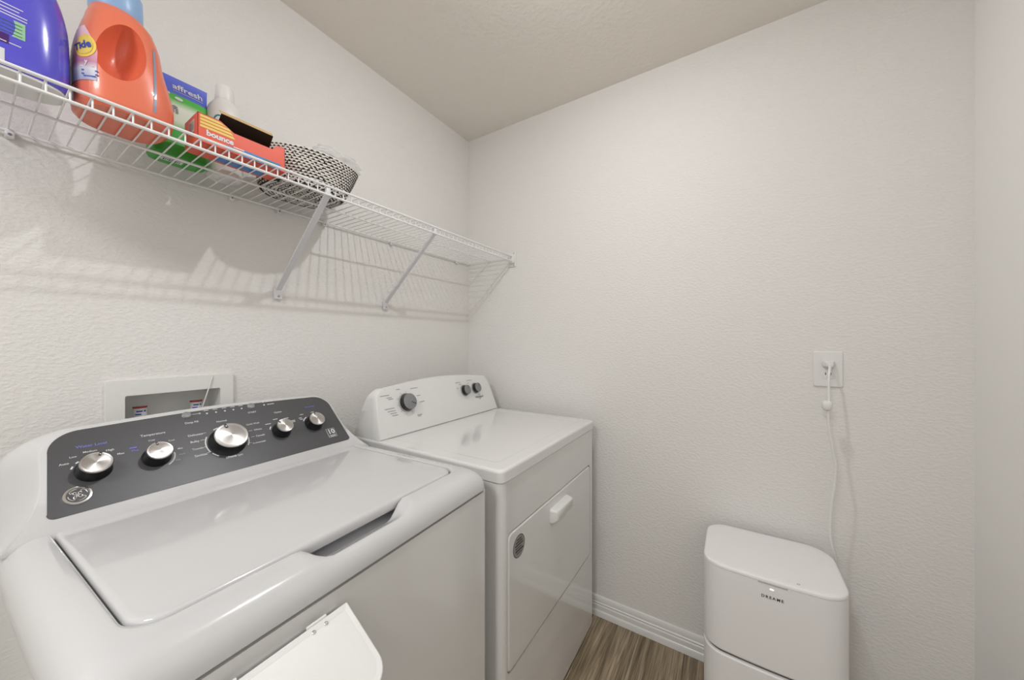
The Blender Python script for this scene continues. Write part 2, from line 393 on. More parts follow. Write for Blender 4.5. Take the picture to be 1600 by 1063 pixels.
fo = con_outline(-0.684, -0.002, -0.634, -0.052, -0.040, 0.184, 0.058, 0.006, flare=2.6)
bo = con_outline(-0.685, -0.001, -0.680, -0.006, 0.0, 0.164, 0.082, 0.010, flare=2.6)      # (u, dz) on the back plane
Fr = [PN(u, s, -0.0045) for u, s in fo]
Fi = [PN(-0.343 + (u + 0.343) * 0.989, 0.072 + (s - 0.072) * 0.965, 0.0) for u, s in fo]
Bk = [W(-0.655, u, ZC + 0.03 + d) for u, d in bo]
Bk2 = [W(-0.676, -0.343 + (u + 0.343) * 0.99, ZC + 0.03 + d * 0.96) for u, d in bo]
def mix(A, B, t, lift): return [a.lerp(b, t) + Vector((0, 0, lift * max(0, (a.z - ZC - 0.05) / 0.16))) for a, b in zip(A, B)]
add('console', loft([Fi, Fr, mix(Fr, Bk, 0.12, 0.002), mix(Fr, Bk, 0.35, 0.004), mix(Fr, Bk, 0.7, 0.004), Bk, Bk2]), M['white'], washer, True, 1.0)
po = con_outline(-0.634, -0.052, -0.623, -0.063, 0.0, 0.176, 0.046, 0.007, rb=0.010)
panel = add('control_panel', loft([[PN(u, s, -0.002) for u, s in po], [PN(u, s, 0.0012) for u, s in po]]), M['panel'], washer, True)
# knobs: u, s, disc radius, pointer angle (from the up-slope direction, clockwise), height
s_dir = Vector((-math.sin(PT), 0, math.cos(PT))); n_dir = Vector((math.cos(PT), 0, math.sin(PT)))
for u, s, r, ang, h in ((-0.572, 0.080, 0.0215, 22, 0.028), (-0.483, 0.079, 0.0205, -8, 0.028), (-0.354, 0.081, 0.0335, -12, 0.030), (-0.229, 0.080, 0.0205, -42, 0.028), (-0.138, 0.081, 0.0215, -6, 0.028)):
    f = frame(PN(u, s, 0.001), (0, 1, 0), s_dir, n_dir)
    kn = root('knob', f.translation); kn.rotation_euler = f.to_euler(); kn.parent = washer
    del kn
    base = add('knob', disc_stack([(r * 1.17, 0), (r * 1.17, 0.002), (r * 1.08, 0.006), (r * 1.02, h * 0.75), (r * 1.0, h * 0.86)], 48), M['black'], washer, True)
    base.matrix_local = f
    face = add('dial_face', disc_stack([(r * 1.0, h * 0.84), (r * 1.03, h * 0.88), (r * 1.03, h * 0.94), (r * 0.98, h), (r * 0.86, h), (r * 0.84, h - 0.0008), (r * 0.4, h - 0.0004), (0.0006, h - 0.0003)], 64), M['brushed'], base, True)
    a = math.radians(ang); b2 = bmesh.new()
    put(b2, bar2d(r * 0.17, r * 0.32), lambda x, y: Vector(((x * math.cos(a) + (y + r * 0.82) * math.sin(a)), (-x * math.sin(a) + (y + r * 0.82) * math.cos(a)), h + 0.0006)))
    add('pointer', b2, M['black'], base, True, 0)
    b3 = bmesh.new(); put(b3, ell2d(r * 0.045, r * 0.06), lambda x, y: Vector(((x * math.cos(a) + (y + r * 0.80) * math.sin(a)), (-x * math.sin(a) + (y + r * 0.80) * math.cos(a)), h + 0.0010)))
    add('pointer_dot', b3, M['pwhite'], base, True, 0)
for o in [o for o in bpy.data.objects if o.name.startswith('knob') and o.type == 'EMPTY']: bpy.data.objects.remove(o)
# printing on the panel
pw = bmesh.new(); pb = bmesh.new()
def pp(u0, s0): return lambda x, y: PN(u0 + x, s0 + y, 0.0018)
for txt, u, s, wd, b_ in (('Water Level', -0.568, 0.136, 0.041, pb), ('Temperature', -0.479, 0.137, 0.040, pw), ('Deep Fill', -0.409, 0.152, 0.025, pw), ('START', -0.280, 0.154, 0.020, pw),
                        ('Option', -0.219, 0.141, 0.020, pw), ('Wash Boost', -0.127, 0.142, 0.030, pb), ('Normal', -0.352, 0.142, 0.021, pw), ('Quick Wash', -0.289, 0.118, 0.031, pw),
                        ('Whites', -0.283, 0.098, 0.019, pw), ('Casuals', -0.283, 0.079, 0.021, pw), ('Activewear', -0.291, 0.060, 0.031, pw), ('Delicates', -0.410, 0.116, 0.027, pw),
                        ('Bulky', -0.415, 0.098, 0.016, pw), ('Towels', -0.414, 0.078, 0.020, pw), ('Sanitize', -0.412, 0.060, 0.023, pw), ('Drain & Spin', -0.352, 0.037, 0.034, pw),
                        ('Auto', -0.606, 0.104, 0.012, pw), ('Low', -0.594, 0.116, 0.009, pw), ('Medium', -0.572, 0.122, 0.018, pw), ('High', -0.546, 0.117, 0.011, pw), ('Max', -0.533, 0.104, 0.010, pw),
                        ('Cold', -0.484, 0.122, 0.010, pw), ('Cool', -0.453, 0.113, 0.010, pw), ('Mid', -0.443, 0.088, 0.008, pw), ('Warm', -0.443, 0.073, 0.011, pw), ('Hot', -0.452, 0.061, 0.008, pw), ('Plus', -0.512, 0.105, 0.010, pb)):
    put(b_, text2d(txt, wd, bold=0.01), pp(u, s))
for u, s in ((-0.514, 0.112),): put(pb, bar2d(0.011, 0.0022), pp(u, s))
for u, s, wd in ((-0.255, 0.108, 0.014), (-0.233, 0.119, 0.012), (-0.205, 0.116, 0.013), (-0.19, 0.104, 0.012), (-0.190, 0.100, 0.010), (-0.160, 0.119, 0.010), (-0.127, 0.121, 0.010), (-0.168, 0.108, 0.009), (-0.166, 0.103, 0.009), (-0.228, 0.182, 0.018), (-0.228, 0.172, 0.018)):
    put(pw, bar2d(wd, 0.0019), pp(u, s))
# scale arcs and ticks round the big dial and its neighbours
for u, s, r0, a0, a1 in ((-0.354, 0.081, 0.044, 148, 205), (-0.354, 0.081, 0.044, 212, 232), (-0.354, 0.081, 0.044, 255, 278), (-0.354, 0.081, 0.044, -32, 8), (-0.354, 0.081, 0.044, 95, 118), (-0.483, 0.079, 0.029, -60, 5), (-0.572, 0.080, 0.029, 148, 160), (-0.572, 0.080, 0.029, 125, 135), (-0.229, 0.080, 0.029, 140, 160), (-0.138, 0.081, 0.029, 115, 150)):
    put(pw, arc2d(r0 - 0.0016, r0 + 0.001, a0, a1), pp(u, s))
for u, s in ((-0.3935, 0.116), (-0.4005, 0.098), (-0.3995, 0.078), (-0.396, 0.062), (-0.3005, 0.098), (-0.3005, 0.079), (-0.311, 0.063)): put(pw, bar2d(0.008, 0.0009), pp(u, s))
put(pw, bar2d(0.016, 0.001), pp(-0.399, 0.174)); put(pw, arc2d(0.0008, 0.002, 0, 360), pp(-0.389, 0.174))
for k in range(5): put(pw, bar2d(0.010, 0.0014), pp(-0.375 + 0.01875 * k, 0.180))
tag(add('lettering', pw, M['pwhite'], panel, True, 0), 'white printed lettering', kind='stuff')
tag(add('lettering', pb, M['pblue'], panel, True, 0), 'blue printed lettering', kind='stuff')
def fr(u, s, off): return frame(PN(u, s, off), (0, 1, 0), s_dir, n_dir)
for u, s, r in ((-0.414, 0.174, 0.0085), (-0.277, 0.174, 0.0085)):
    add('button', disc_stack([(r * 1.12, 0), (r * 1.1, 0.0015), (r, 0.002), (r, 0.0035), (r * 0.85, 0.0046), (0.0006, 0.005)], 32, fr(u, s, 0.001)), M['knobgrey'], panel, True)
for k in range(5): add('indicator_light', disc_stack([(0.0022, 0), (0.0018, 0.0012), (0.0004, 0.0014)], 14, fr(-0.375 + 0.01875 * k, 0.171, 0.001)), M['pwhite'], panel, True)
for s in (0.182, 0.172): add('indicator_light', disc_stack([(0.0022, 0), (0.0018, 0.0012), (0.0004, 0.0014)], 14, fr(-0.245, s, 0.001)), M['pwhite'], panel, True)
# round script monogram badge
bf = fr(-0.597, 0.034, 0.001)
badge = add('badge', disc_stack([(0.0185, 0), (0.0185, 0.001), (0.0175, 0.0026), (0.0150, 0.0030), (0.0145, 0.0022)], 48, bf), M['chrome'], washer, True)
add('badge_face', disc_stack([(0.0145, 0.0018), (0.0140, 0.0023), (0.0004, 0.0024)], 48, bf), mat('badge_grey', (0.10, 0.10, 0.105), 0.3, 0.6), badge, True)
b2 = bmesh.new()
def bt(pts, r): tube([bf @ Vector((x, y, 0.003)) for x, y in [(p.x, p.y) for p in smooth_path([(a * 0.001, c * 0.001, 0) for a, c in pts], 6)]], r, 6, b2)
bt([(-1.2, 3.2), (-2.6, 5.6), (-5.0, 5.2), (-5.4, 2.6), (-3.2, 1.4), (-1.2, 2.4), (-0.8, -1.0), (-2.6, -5.2), (-5.2, -5.4), (-4.8, -2.6), (-1.6, -0.8), (0.4, 0.4)], 0.0008)
bt([(5.2, 3.4), (3.2, 5.4), (1.0, 4.0), (1.8, 1.2), (3.8, 1.0), (1.4, 0.2), (0.6, -2.8), (2.4, -5.2), (5.2, -4.0), (5.2, -1.6), (3.6, -2.2)], 0.0008)
for a in (35, 125, 215, 305): bt([(11.6 * math.cos(math.radians(a + d)), 11.6 * math.sin(math.radians(a + d))) for d in (-34, -17, 0, 17)] + [(9.0 * math.cos(math.radians(a + 28)), 9.0 * math.sin(math.radians(a + 28))), (8.6 * math.cos(math.radians(a + 12)), 8.6 * math.sin(math.radians(a + 12)))], 0.0007)
add('monogram', b2, M['chrome'], badge, True)
# motor warranty emblem
b2 = bmesh.new(); put(b2, bar2d(0.026, 0.030), pp(-0.100, 0.037))
em = add('emblem', b2, M['pwhite'], panel, True, 0)
b2 = bmesh.new(); ppp = lambda u0, s0: (lambda x, y: PN(u0 + x, s0 + y, 0.0022))
put(b2, bar2d(0.024, 0.028), ppp(-0.100, 0.037)); add('emblem_field', b2, M['panel'], em, True, 0)
b2 = bmesh.new(); p3 = lambda u0, s0: (lambda x, y: PN(u0 + x, s0 + y, 0.0026))
put(b2, text2d('10', 0.018, bold=0.03), p3(-0.100, 0.041)); put(b2, bar2d(0.020, 0.0018), p3(-0.100, 0.0275)); put(b2, bar2d(0.016, 0.0012), p3(-0.100, 0.0245))
add('emblem_lettering', b2, M['pwhite'], em, True, 0)

# lint bin hanging on the washer front
def LB(v, u, z): return CW + wv * v + wu * u + Vector((0, 0, z))
lint = root('lint_bin', LB(0.045, -0.518, 0.55), WA, 'white metal lint bin with a sloping hinged lid on the washer front', 'bin')
bl = lambda v, u, z: Vector((v - 0.045, u + 0.518, z - 0.55))
prof = [(0.0, 0.55), (0.088, 0.55), (0.088, 0.806), (0.006, 0.858), (0.0, 0.858)]
add('body', loft([[bl(v, u, z) for v, z in prof] for u in (-0.614, -0.422)]), M['plastic'], lint, True, 0)
sl = math.atan2(0.047, 0.074); ld = Vector((math.cos(sl), 0, -math.sin(sl))); lnorm = Vector((math.sin(sl), 0, math.cos(sl)))
o0 = bl(0.008, -0.518, 0.864)
def lidp(a, b, c): return o0 + ld * a + Vector((0, b, 0)) + lnorm * c
lo = [(x, y) for x, y in rrect(0, 0.118, -0.103, 0.103, (0.030, 0.030, 0.002, 0.002), 8)]
li = [(x, y) for x, y in rrect(0.008, 0.110, -0.095, 0.095, (0.024, 0.024, 0.002, 0.002), 8)]
bl_lid = add('lid', loft([[lidp(x, y, 0) for x, y in lo], [lidp(x, y, 0.0022) for x, y in lo]]), M['plastic'], lint, True, 0.5)
add('lid_border', loft([[lidp(x, y, 0.0022) for x, y in lo], [lidp(x * 0.985 + 0.0008, y * 0.985, 0.0030) for x, y in lo], [lidp(x, y, 0.0024) for x, y in li]], True, False, False), M['plastic'], bl_lid, True, 0.5)
for b in (0.056, -0.056):
    hg = add('hinge', tube([lidp(-0.002, b - 0.014, 0.002), lidp(-0.002, b + 0.014, 0.002)], 0.0022, 8), M['plastic'], lint, True)
    for db in (-0.009, 0.009):
        add('rivet', disc_stack([(0.0030, 0.0022), (0.0027, 0.0036), (0.0016, 0.0044), (0.0002, 0.0046)], 16, frame(lidp(0.008, b + db, 0), ld, (0, 1, 0), lnorm)), M['chrome'], hg, True)

# ------------------------------------------------------------------ dryer
DXF = 0.7778; DY0, DY1 = -0.802, -0.071
dryer = root('clothes_dryer', ((0.09 + DXF) / 2, (DY0 + DY1) / 2, 0), 0, 'white front-loading clothes dryer with white console against the back wall', 'dryer')
hole = (-0.7735, -0.1100, 0.3325, 0.7315)
bx = bmesh.new()
loft([[(x, y, z) for x, y in rrect(0.10, DXF, DY0, DY1, (0.022, 0.012, 0.01, 0.01), 6)] for z in (0.014, 0.879)], True, True, True, bx)
# take the front face away and refill it round the door opening
front = [f for f in bx.faces if f.normal.x > 0.99 or (abs(f.calc_center_median().x - DXF) < 1e-4)]
bmesh.ops.delete(bx, geom=front, context='FACES')
rect = rrect(DY0 + 0.022, DY1 - 0.012, 0.014, 0.879, 0.001, 6)
hol = rrect(*hole, 0.020, 6)
loft([[(DXF, y, z) for y, z in rect], [(DXF, y, z) for y, z in hol], [(DXF - 0.0015, y * 0.999 - 0.0004, z) for y, z in hol], [(DXF - 0.026, y, z) for y, z in hol]], True, False, True, bx)
bmesh.ops.remove_doubles(bx, verts=bx.verts, dist=0.0003)
add('cabinet', bx, M['whiteb'], dryer, smooth=0.5)
for y in (-0.74, -0.13):
    for x in (0.16, 0.71): add('foot', disc_stack([(0.02, 0), (0.02, 0.016)], 16, Matrix.Translation((x, y, 0))), M['black'], dryer)
door = rrect(hole[0] + 0.003, hole[1] - 0.003, hole[2] + 0.003, hole[3] - 0.0045, 0.018, 6)
dins = lambda k: rrect(hole[0] + 0.003 + k, hole[1] - 0.003 - k, hole[2] + 0.003 + k, hole[3] - 0.0045 - k, 0.018 - k / 2, 6)
dr = add('door', loft([[(DXF - 0.011, y, z) for y, z in door], [(DXF - 0.002, y, z) for y, z in door], [(DXF + 0.0008, y, z) for y, z in dins(0.002)], [(DXF + 0.0014, y, z) for y, z in dins(0.006)], [(DXF + 0.0014, y, z) for y, z in dins(0.009)]]), M['whiteb'], dryer, smooth=0.8)
# grip
yc, zc = -0.435, 0.668
def hring(x, hy, hz0, hz1, r): return [(DXF + x, y, z) for y, z in rrect(yc - hy, yc + hy, zc + hz0, zc + hz1, r, 5)]
add('handle', loft([hring(0.001, 0.074, -0.026, 0.026, 0.008), hring(0.010, 0.073, -0.025, 0.025, 0.008), hring(0.024, 0.068, -0.016, 0.023, 0.008), hring(0.028, 0.064, -0.011, 0.020, 0.008)]), M['plastic'], dr, smooth=0.8)
add('grip_recess', loft([[(DXF + 0.0018, y, z) for y, z in rrect(yc - 0.058, yc + 0.064, zc - 0.050, zc - 0.02, (0.02, 0.004, 0.004, 0.02), 6)], [(DXF + 0.0022, y, z) for y, z in rrect(yc - 0.054, yc + 0.060, zc - 0.047, zc - 0.02, (0.018, 0.004, 0.004, 0.018), 6)]]), M['whiteb'], dr, smooth=0.8)
# round energy sticker
b2 = bmesh.new(); fy = lambda off: (lambda x, y: Vector((DXF + off, -0.713 + x, 0.671 + y)))
put(b2, ell2d(0.033, 0.033), fy(0.0017)); stk = add('sticker', b2, mat('sticker_border', srgb(105, 70, 68), 0.4), dr, smooth=0); tag(stk, 'round grey printed sticker')
b2 = bmesh.new(); put(b2, ell2d(0.0305, 0.0305), fy(0.0019)); add('sticker_face', b2, mat('sticker_grey', srgb(150, 146, 144), 0.4), dr, smooth=0)
b2 = bmesh.new()
for x, y, wd, hh in ((0, 0.0205, 0.026, 0.004), (0, 0.013, 0.036, 0.0045), (0, 0.005, 0.044, 0.005), (-0.004, -0.003, 0.034, 0.0035), (0.002, -0.011, 0.044, 0.006), (0, -0.019, 0.030, 0.003)): put(b2, bar2d(wd, hh), (lambda x0, y0: (lambda a, c: Vector((DXF + 0.0021, -0.713 + x0 + a, 0.671 + y0 + c))))(x, y))
tag(add('sticker_print', b2, M['pdark'], dr, smooth=0), kind='stuff')
# top panel with a shallow tray
def top(ins, z, r=0.022): return [(x, y, z) for x, y in rrect(0.092 + ins, 0.783 - ins, -0.806 + ins, -0.067 - ins, max(0.004, r - ins), 8)]
add('top_panel', loft([top(0.006, 0.8795), top(0.006, 0.8825), top(0.0, 0.8835), top(0.0, 0.8865), top(0.0, 0.908), top(0.0, 0.911), top(0.0015, 0.9150), top(0.005, 0.9175), top(0.009, 0.918), top(0.012, 0.918), top(0.048, 0.918, 0.07), top(0.050, 0.918, 0.07), top(0.054, 0.9172, 0.07), top(0.056, 0.9172, 0.07)]), M['whiteb'], dryer, smooth=0.9)
# console
DT = math.radians(18)
def DP(y, s, off=0.0): return Vector((0.254 - s * math.sin(DT) + off * math.cos(DT), y, 0.918 + s * math.cos(DT) + off * math.sin(DT)))
do = con_outline(-0.802, -0.074, -0.785, -0.091, -0.002, 0.186, 0.045, 0.020)
def xb(z):
    pts = [(0.91, 0.108), (0.948, 0.116), (1.009, 0.134), (1.058, 0.158), (1.083, 0.174), (1.11, 0.185), (1.2, 0.19)]
    for (za, xa), (zb_, xb_) in zip(pts, pts[1:]):
        if z <= zb_: return xa + (xb_ - xa) * max(0, (z - za)) / (zb_ - za)
    return 0.19
Fd = [DP(y, s) for y, s in do]; Fd2 = [DP(-0.438 + (y + 0.438) * 0.988, 0.092 + (s - 0.092) * 0.965, 0.006) for y, s in do]
Bd = [Vector((min(xb(p.z), p.x - 0.006), p.y, p.z)) for p in Fd]; Bd2 = [Vector((min(xb(p.z) + 0.0, p.x - 0.006) - 0.006, -0.438 + (p.y + 0.438) * 0.985, 0.918 + (p.z - 0.918) * 0.96)) for p in Fd]
add('console', loft([Fd2, Fd, [a.lerp(b, 0.3) for a, b in zip(Fd, Bd)], Bd, Bd2]), M['whiteb'], dryer, smooth=0.9)
ds = Vector((-math.sin(DT), 0, math.cos(DT))); dn = Vector((math.cos(DT), 0, math.sin(DT)))
for y, s, r, ang, h in ((-0.653, 0.116, 0.031, 118, 0.026), (-0.301, 0.121, 0.0225, 30, 0.024), (-0.219, 0.123, 0.0225, 30, 0.024)):
    f = frame(DP(y, s, 0.0062), (0, 1, 0), ds, dn)
    bz = add('dial_ring', disc_stack([(r * 1.22, 0), (r * 1.2, 0.003), (r * 1.12, 0.005), (r * 1.05, 0.004)], 48, f), mat('dial_ring_grey', srgb(165, 167, 168), 0.3, 0.5), dryer)
    kb = add('knob', disc_stack([(r * 1.04, 0.003), (r * 1.03, h * 0.6), (r * 1.0, h * 0.94)], 48, f), M['black'], dryer)
    cap = bmesh.new(); disc_stack([(r * 1.0, h * 0.9), (r * 1.0, h * 0.97), (r * 0.94, h), (0.0006, h)], 48, f, cap)
    add('knob_cap', cap, M['knobgrey'], kb)
    a = math.radians(ang); b2 = bmesh.new(); put(b2, bar2d(r * 0.09, r * 0.7), lambda x, y_: f @ Vector(((x * math.cos(a) + (y_ + r * 0.55) * math.sin(a)), (-x * math.sin(a) + (y_ + r * 0.55) * math.cos(a)), h + 0.0006)))
    add('pointer', b2, M['pdark'], kb, smooth=0)
b2 = bmesh.new(); dpp = lambda y0, s0: (lambda x, y: DP(y0 + x, s0 + y, 0.0068))
for y, s, wd in ((-0.745, 0.155, 0.040), (-0.728, 0.145, 0.024), (-0.722, 0.139, 0.022), (-0.735, 0.104, 0.044), (-0.728, 0.094, 0.036), (-0.722, 0.085, 0.030), (-0.716, 0.076, 0.028), (-0.60, 0.168, 0.038), (-0.585, 0.135, 0.02), (-0.572, 0.108, 0.026), (-0.600, 0.058, 0.026), (-0.602, 0.053, 0.018), (-0.68, 0.172, 0.018),
                 (-0.335, 0.163, 0.036), (-0.32, 0.153, 0.016), (-0.345, 0.137, 0.012), (-0.25, 0.166, 0.040), (-0.262, 0.153, 0.012)):
    put(b2, bar2d(wd, 0.0024), dpp(y, s))
for k in range(10):
    a = math.radians(-100 + 40 * k * 0.9); put(b2, bar2d(0.003, 0.003), dpp(-0.653 + 0.043 * math.cos(a), 0.116 + 0.043 * math.sin(a)))
tag(add('console_print', b2, M['pgrey'], dryer, smooth=0), kind='stuff')
b2 = bmesh.new(); put(b2, text2d('Whirlpool', 0.062, bold=0.012, shear=0.15), dpp(-0.203, 0.078)); put(b2, arc2d(0.012, 0.0135, 200, 500, 20), (lambda x, y: DP(-0.2 + x * 0.7, 0.078 + y, 0.0068)))
add('logo', b2, M['pdark'], dryer, smooth=0)

# ------------------------------------------------------------------ wire shelf
SX, SZ = 0.31, 1.7235
shelf = root('wire_shelf', (0.155, -0.84, 1.70), 0, 'long white wire shelf mounted high over the washer and dryer', 'shelf')
def rod(name, x, z, r=0.003): add(name, tube([(x, SY, z), (x, -0.004, z)], r, 10), M['wire'], shelf)
rod('back_rod', 0.012, 1.7185, 0.0032); rod('middle_rod', 0.158, 1.7185, 0.0028); rod('front_rail', SX + 0.004, 1.7235, 0.0034); rod('front_rail', SX + 0.004, 1.6985, 0.0034)
wb = bmesh.new(); tube([(0.006, 0, 0), (SX - 0.006, 0, 0), (SX - 0.001, 0, -0.0015), (SX, 0, -0.006), (SX, 0, -0.026)], 0.0016, 6, wb)
wire0 = add('deck_wire', wb, M['wire'], shelf, True); off = Vector((-0.155, 0.84, 1.7235 - 1.70))
y = -0.012; k = 0
while y > SY + 0.005:
    if k == 0: wire0.location = off + Vector((0, y, 0))
    else: link_copy(wire0, shelf, off + Vector((0, y, 0)))
    k += 1; y -= 0.02585
for yb, zf in ((-1.016, 1.436), (-0.583, 1.434)):
    a = Vector((0.010, yb, zf + 0.012)); b = Vector((SX + 0.002, yb, 1.706)); d = (b - a).normalized(); up = Vector((-d.z, 0, d.x))
    bm2 = bmesh.new(); hw, ht = 0.0085, 0.0045
    loft([[p + Vector((0, sy * hw, 0)) + up * (sz * ht) for sy, sz in ((-1, -1), (1, -1), (1, 0.2), (0.8, 1), (-0.8, 1), (-1, 0.2))] for p in (a, a + d * 0.02, b - d * 0.01, b)], True, True, True, bm2)
    br = add('support_brace', bm2, M['brace'], shelf, smooth=0.4)
    bfo = add('brace_foot', box(0.0005, 0.0125, yb - 0.0125, yb + 0.0125, zf - 0.022, zf + 0.016, 0.003), M['brace'], shelf)
    add('screw', disc_stack([(0.0042, 0), (0.0040, 0.0012), (0.0024, 0.0022), (0.0003, 0.0024)], 14, frame((0.0125, yb, zf - 0.012), (0, 1, 0), (0, 0, 1), (1, 0, 0))), M['screw'], bfo)
    add('rail_hook', box(SX - 0.008, SX + 0.004, yb - 0.0065, yb + 0.0065, 1.697, 1.720, 0.002), M['brace'], shelf)
for yk in (-1.535, -1.146, -1.014, -0.858, -0.552, -0.113):
    cl = add('wall_clip', box(0.0005, 0.0155, yk - 0.0065, yk + 0.0065, 1.704, 1.7235, 0.003), M['plastic'], shelf)
    add('screw', disc_stack([(0.0030, 0), (0.0026, 0.0014), (0.0003, 0.0016)], 12, frame((0.0155, yk, 1.711), (0, 1, 0), (0, 0, 1), (1, 0, 0))), M['screw'], cl)
ep = add('end_bracket', box(0.283, 0.328, -0.0075, -0.0005, 1.672, 1.748, 0.002), M['plastic'], shelf)
add('bracket_cup', box(0.296, 0.324, -0.022, -0.005, 1.688, 1.736, 0.004), M['plastic'], shelf)
for zz in (1.742, 1.679): add('screw', disc_stack([(0.0036, 0), (0.0032, 0.0014), (0.0003, 0.0016)], 12, frame((0.318, -0.0075, zz), (1, 0, 0), (0, 0, 1), (0, -1, 0))), M['screw'], ep)

# ------------------------------------------------------------------ things on the shelf
ZD = 1.7275
class Body:
    """superellipse loft: sections (z, xc, yc, half x, half y, exponent)"""
    def __init__(s, sec): s.sec = sec
    def at(s, z):
        S = s.sec
        for a, b in zip(S, S[1:]):
            if z <= b[0]:
                t = (z - a[0]) / max(1e-9, b[0] - a[0]); t = max(0, min(1, t)); return [p + (q - p) * t for p, q in zip(a, b)]
        return list(S[-1])
    def pt(s, phi, z, off=0.0):
        _, xc, yc, a, b, n = s.at(z); c, q = math.cos(phi), math.sin(phi)
        a += off; b += off
        return Vector((xc + a * math.copysign(abs(c) ** (2 / n), c), yc + b * math.copysign(abs(q) ** (2 / n), q), ZD + z))
    def front(s, y, z, off=0.0006):
        _, xc, yc, a, b, n = s.at(z); t = min(0.999, abs((y - yc) / b)); return Vector((xc + a * (1 - t ** n) ** (1 / n) + off, y, ZD + z))
    def mesh(s, seg=56, bm=None):
        return loft([[s.pt(2 * math.pi * k / seg, q[0]) for k in range(seg)] for q in s.sec], True, True, True, bm)
def refine(sec, n=6):
    P = [Vector(q[:3]) for q in sec]; out = []
    for i in range(len(sec) - 1):
        a, b, c, d = sec[max(0, i - 1)], sec[i], sec[i + 1], sec[min(len(sec) - 1, i + 2)]
        for k in range(n):
            t = k / n; z = b[0] + (c[0] - b[0]) * t; out.append([z] + [0.5 * (2 * q + (r - p) * t + (2 * p - 5 * q + 4 * r - e) * t * t + (3 * q - p - 3 * r + e) * t ** 3) for p, q, r, e in zip(a[1:], b[1:], c[1:], d[1:])])
    out.append(list(sec[-1])); return out

# purple laundry bottle
pb_ = Body(refine([(0.004, 0.236, -1.569, 0.050, 0.086, 3), (0.010, 0.236, -1.569, 0.054, 0.090, 3), (0.06, 0.236, -1.569, 0.055, 0.090, 3), (0.12, 0.236, -1.569, 0.054, 0.088, 2.8), (0.165, 0.236, -1.569, 0.051, 0.080, 2.6), (0.205, 0.236, -1.569, 0.046, 0.064, 2.4), (0.235, 0.236, -1.569, 0.036, 0.040, 2.2), (0.25, 0.236, -1.569, 0.026, 0.027, 2), (0.265, 0.236, -1.569, 0.025, 0.025, 2)], 5))
pur = root('detergent_bottle', (0.236, -1.569, ZD), 0, 'purple-blue laundry bottle with white underside beside the orange bottle', 'bottle')
add('bottle_body', pb_.mesh(), M['purple'], pur, smooth=1.0)
add('base', loft([[Body([(0, 0.236, -1.569, 0.049, 0.085, 3), (1, 0.236, -1.569, 0.049, 0.085, 3)]).pt(2 * math.pi * k / 48, z) for k in range(48)] for z in (0.0, 0.0045)]), M['plastic'], pur)
add('cap', disc_stack([(0.030, 0.258), (0.031, 0.262), (0.030, 0.308), (0.026, 0.312)], 36, Matrix.Translation((0.236, -1.569, ZD))), M['plastic'], pur)
b2 = bmesh.new()
for yy, z, wd in ((-1.548, 0.106, 0.030), (-1.550, 0.100, 0.026), (-1.546, 0.094, 0.034), (-1.546, 0.089, 0.034), (-1.548, 0.043, 0.026)): put(b2, bar2d(wd, 0.0016), (lambda y0, z0: (lambda x, y: pb_.front(y0 + x, z0 + y)))(yy, z))
tag(add('label_text', b2, M['pwhite'], pur, smooth=0), kind='stuff')
b2 = bmesh.new(); put(b2, bar2d(0.05, 0.028), lambda x, y: pb_.front(-1.556 + x, 0.070 + y)); gl = add('label_panel', b2, M['palegreen'], pur, smooth=0)
b2 = bmesh.new()
for k in range(4): put(b2, bar2d(0.044, 0.0009), (lambda z0: (lambda x, y: pb_.front(-1.556 + x, z0 + y, 0.0010)))(0.060 + 0.006 * k))
tag(add('label_lines', b2, M['dgreen'], pur, smooth=0), kind='stuff')
b2 = bmesh.new(); put(b2, bar2d(0.030, 0.016), lambda x, y: pb_.front(-1.562 + x, 0.048 + y, 0.0004)); add('label_band', b2, M['violet'], pur, smooth=0)
b2 = bmesh.new(); put(b2, bar2d(0.018, 0.020), lambda x, y: pb_.front(-1.560 + x, 0.020 + y, 0.0006)); add('label_patch', b2, M['pwhite'], pur, smooth=0)

# orange detergent bottle
tb = Body(refine([(0.0, 0.222, -1.406, 0.068, 0.061, 2.8), (0.008, 0.222, -1.405, 0.074, 0.069, 2.8), (0.045, 0.222, -1.404, 0.075, 0.0715, 2.8), (0.08, 0.222, -1.407, 0.073, 0.069, 2.7), (0.127, 0.222, -1.411, 0.068, 0.062, 2.6), (0.168, 0.222, -1.410, 0.061, 0.0555, 2.5), (0.20, 0.222, -1.411, 0.051, 0.047, 2.4), (0.216, 0.222, -1.414, 0.041, 0.040, 2.2), (0.224, 0.222, -1.416, 0.035, 0.035, 2)], 5))
tide = root('detergent_bottle', (0.22, -1.405, ZD), 0, 'orange detergent bottle with pale blue cap and moulded handle', 'bottle')
body = add('bottle_body', tb.mesh(64), M['orange'], tide, smooth=1.0)
cb = bmesh.new(); bmesh.ops.create_icosphere(cb, subdivisions=5, radius=1)
tilt = Matrix.Rotation(math.radians(-12), 4, 'X')
for v in cb.verts:
    p = Vector((v.co.x * 0.056, v.co.y * 0.033 * (1 - 0.15 * v.co.z), v.co.z * 0.064)); v.co = tilt @ p + Vector((0.296, -1.418, ZD + 0.120))
cut = add('cutter', cb, M['orange'], None)
mo = body.modifiers.new('b', 'BOOLEAN'); mo.object = cut; mo.operation = 'DIFFERENCE'; mo.solver = 'EXACT'
bpy.context.view_layer.update()
nm = bpy.data.meshes.new_from_object(body.evaluated_get(bpy.context.evaluated_depsgraph_get()))
body.modifiers.clear(); body.data = nm; bpy.data.objects.remove(cut)
for p in nm.polygons: p.use_smooth = True
try: nm.set_sharp_from_angle(angle=0.7)
except Exception: pass
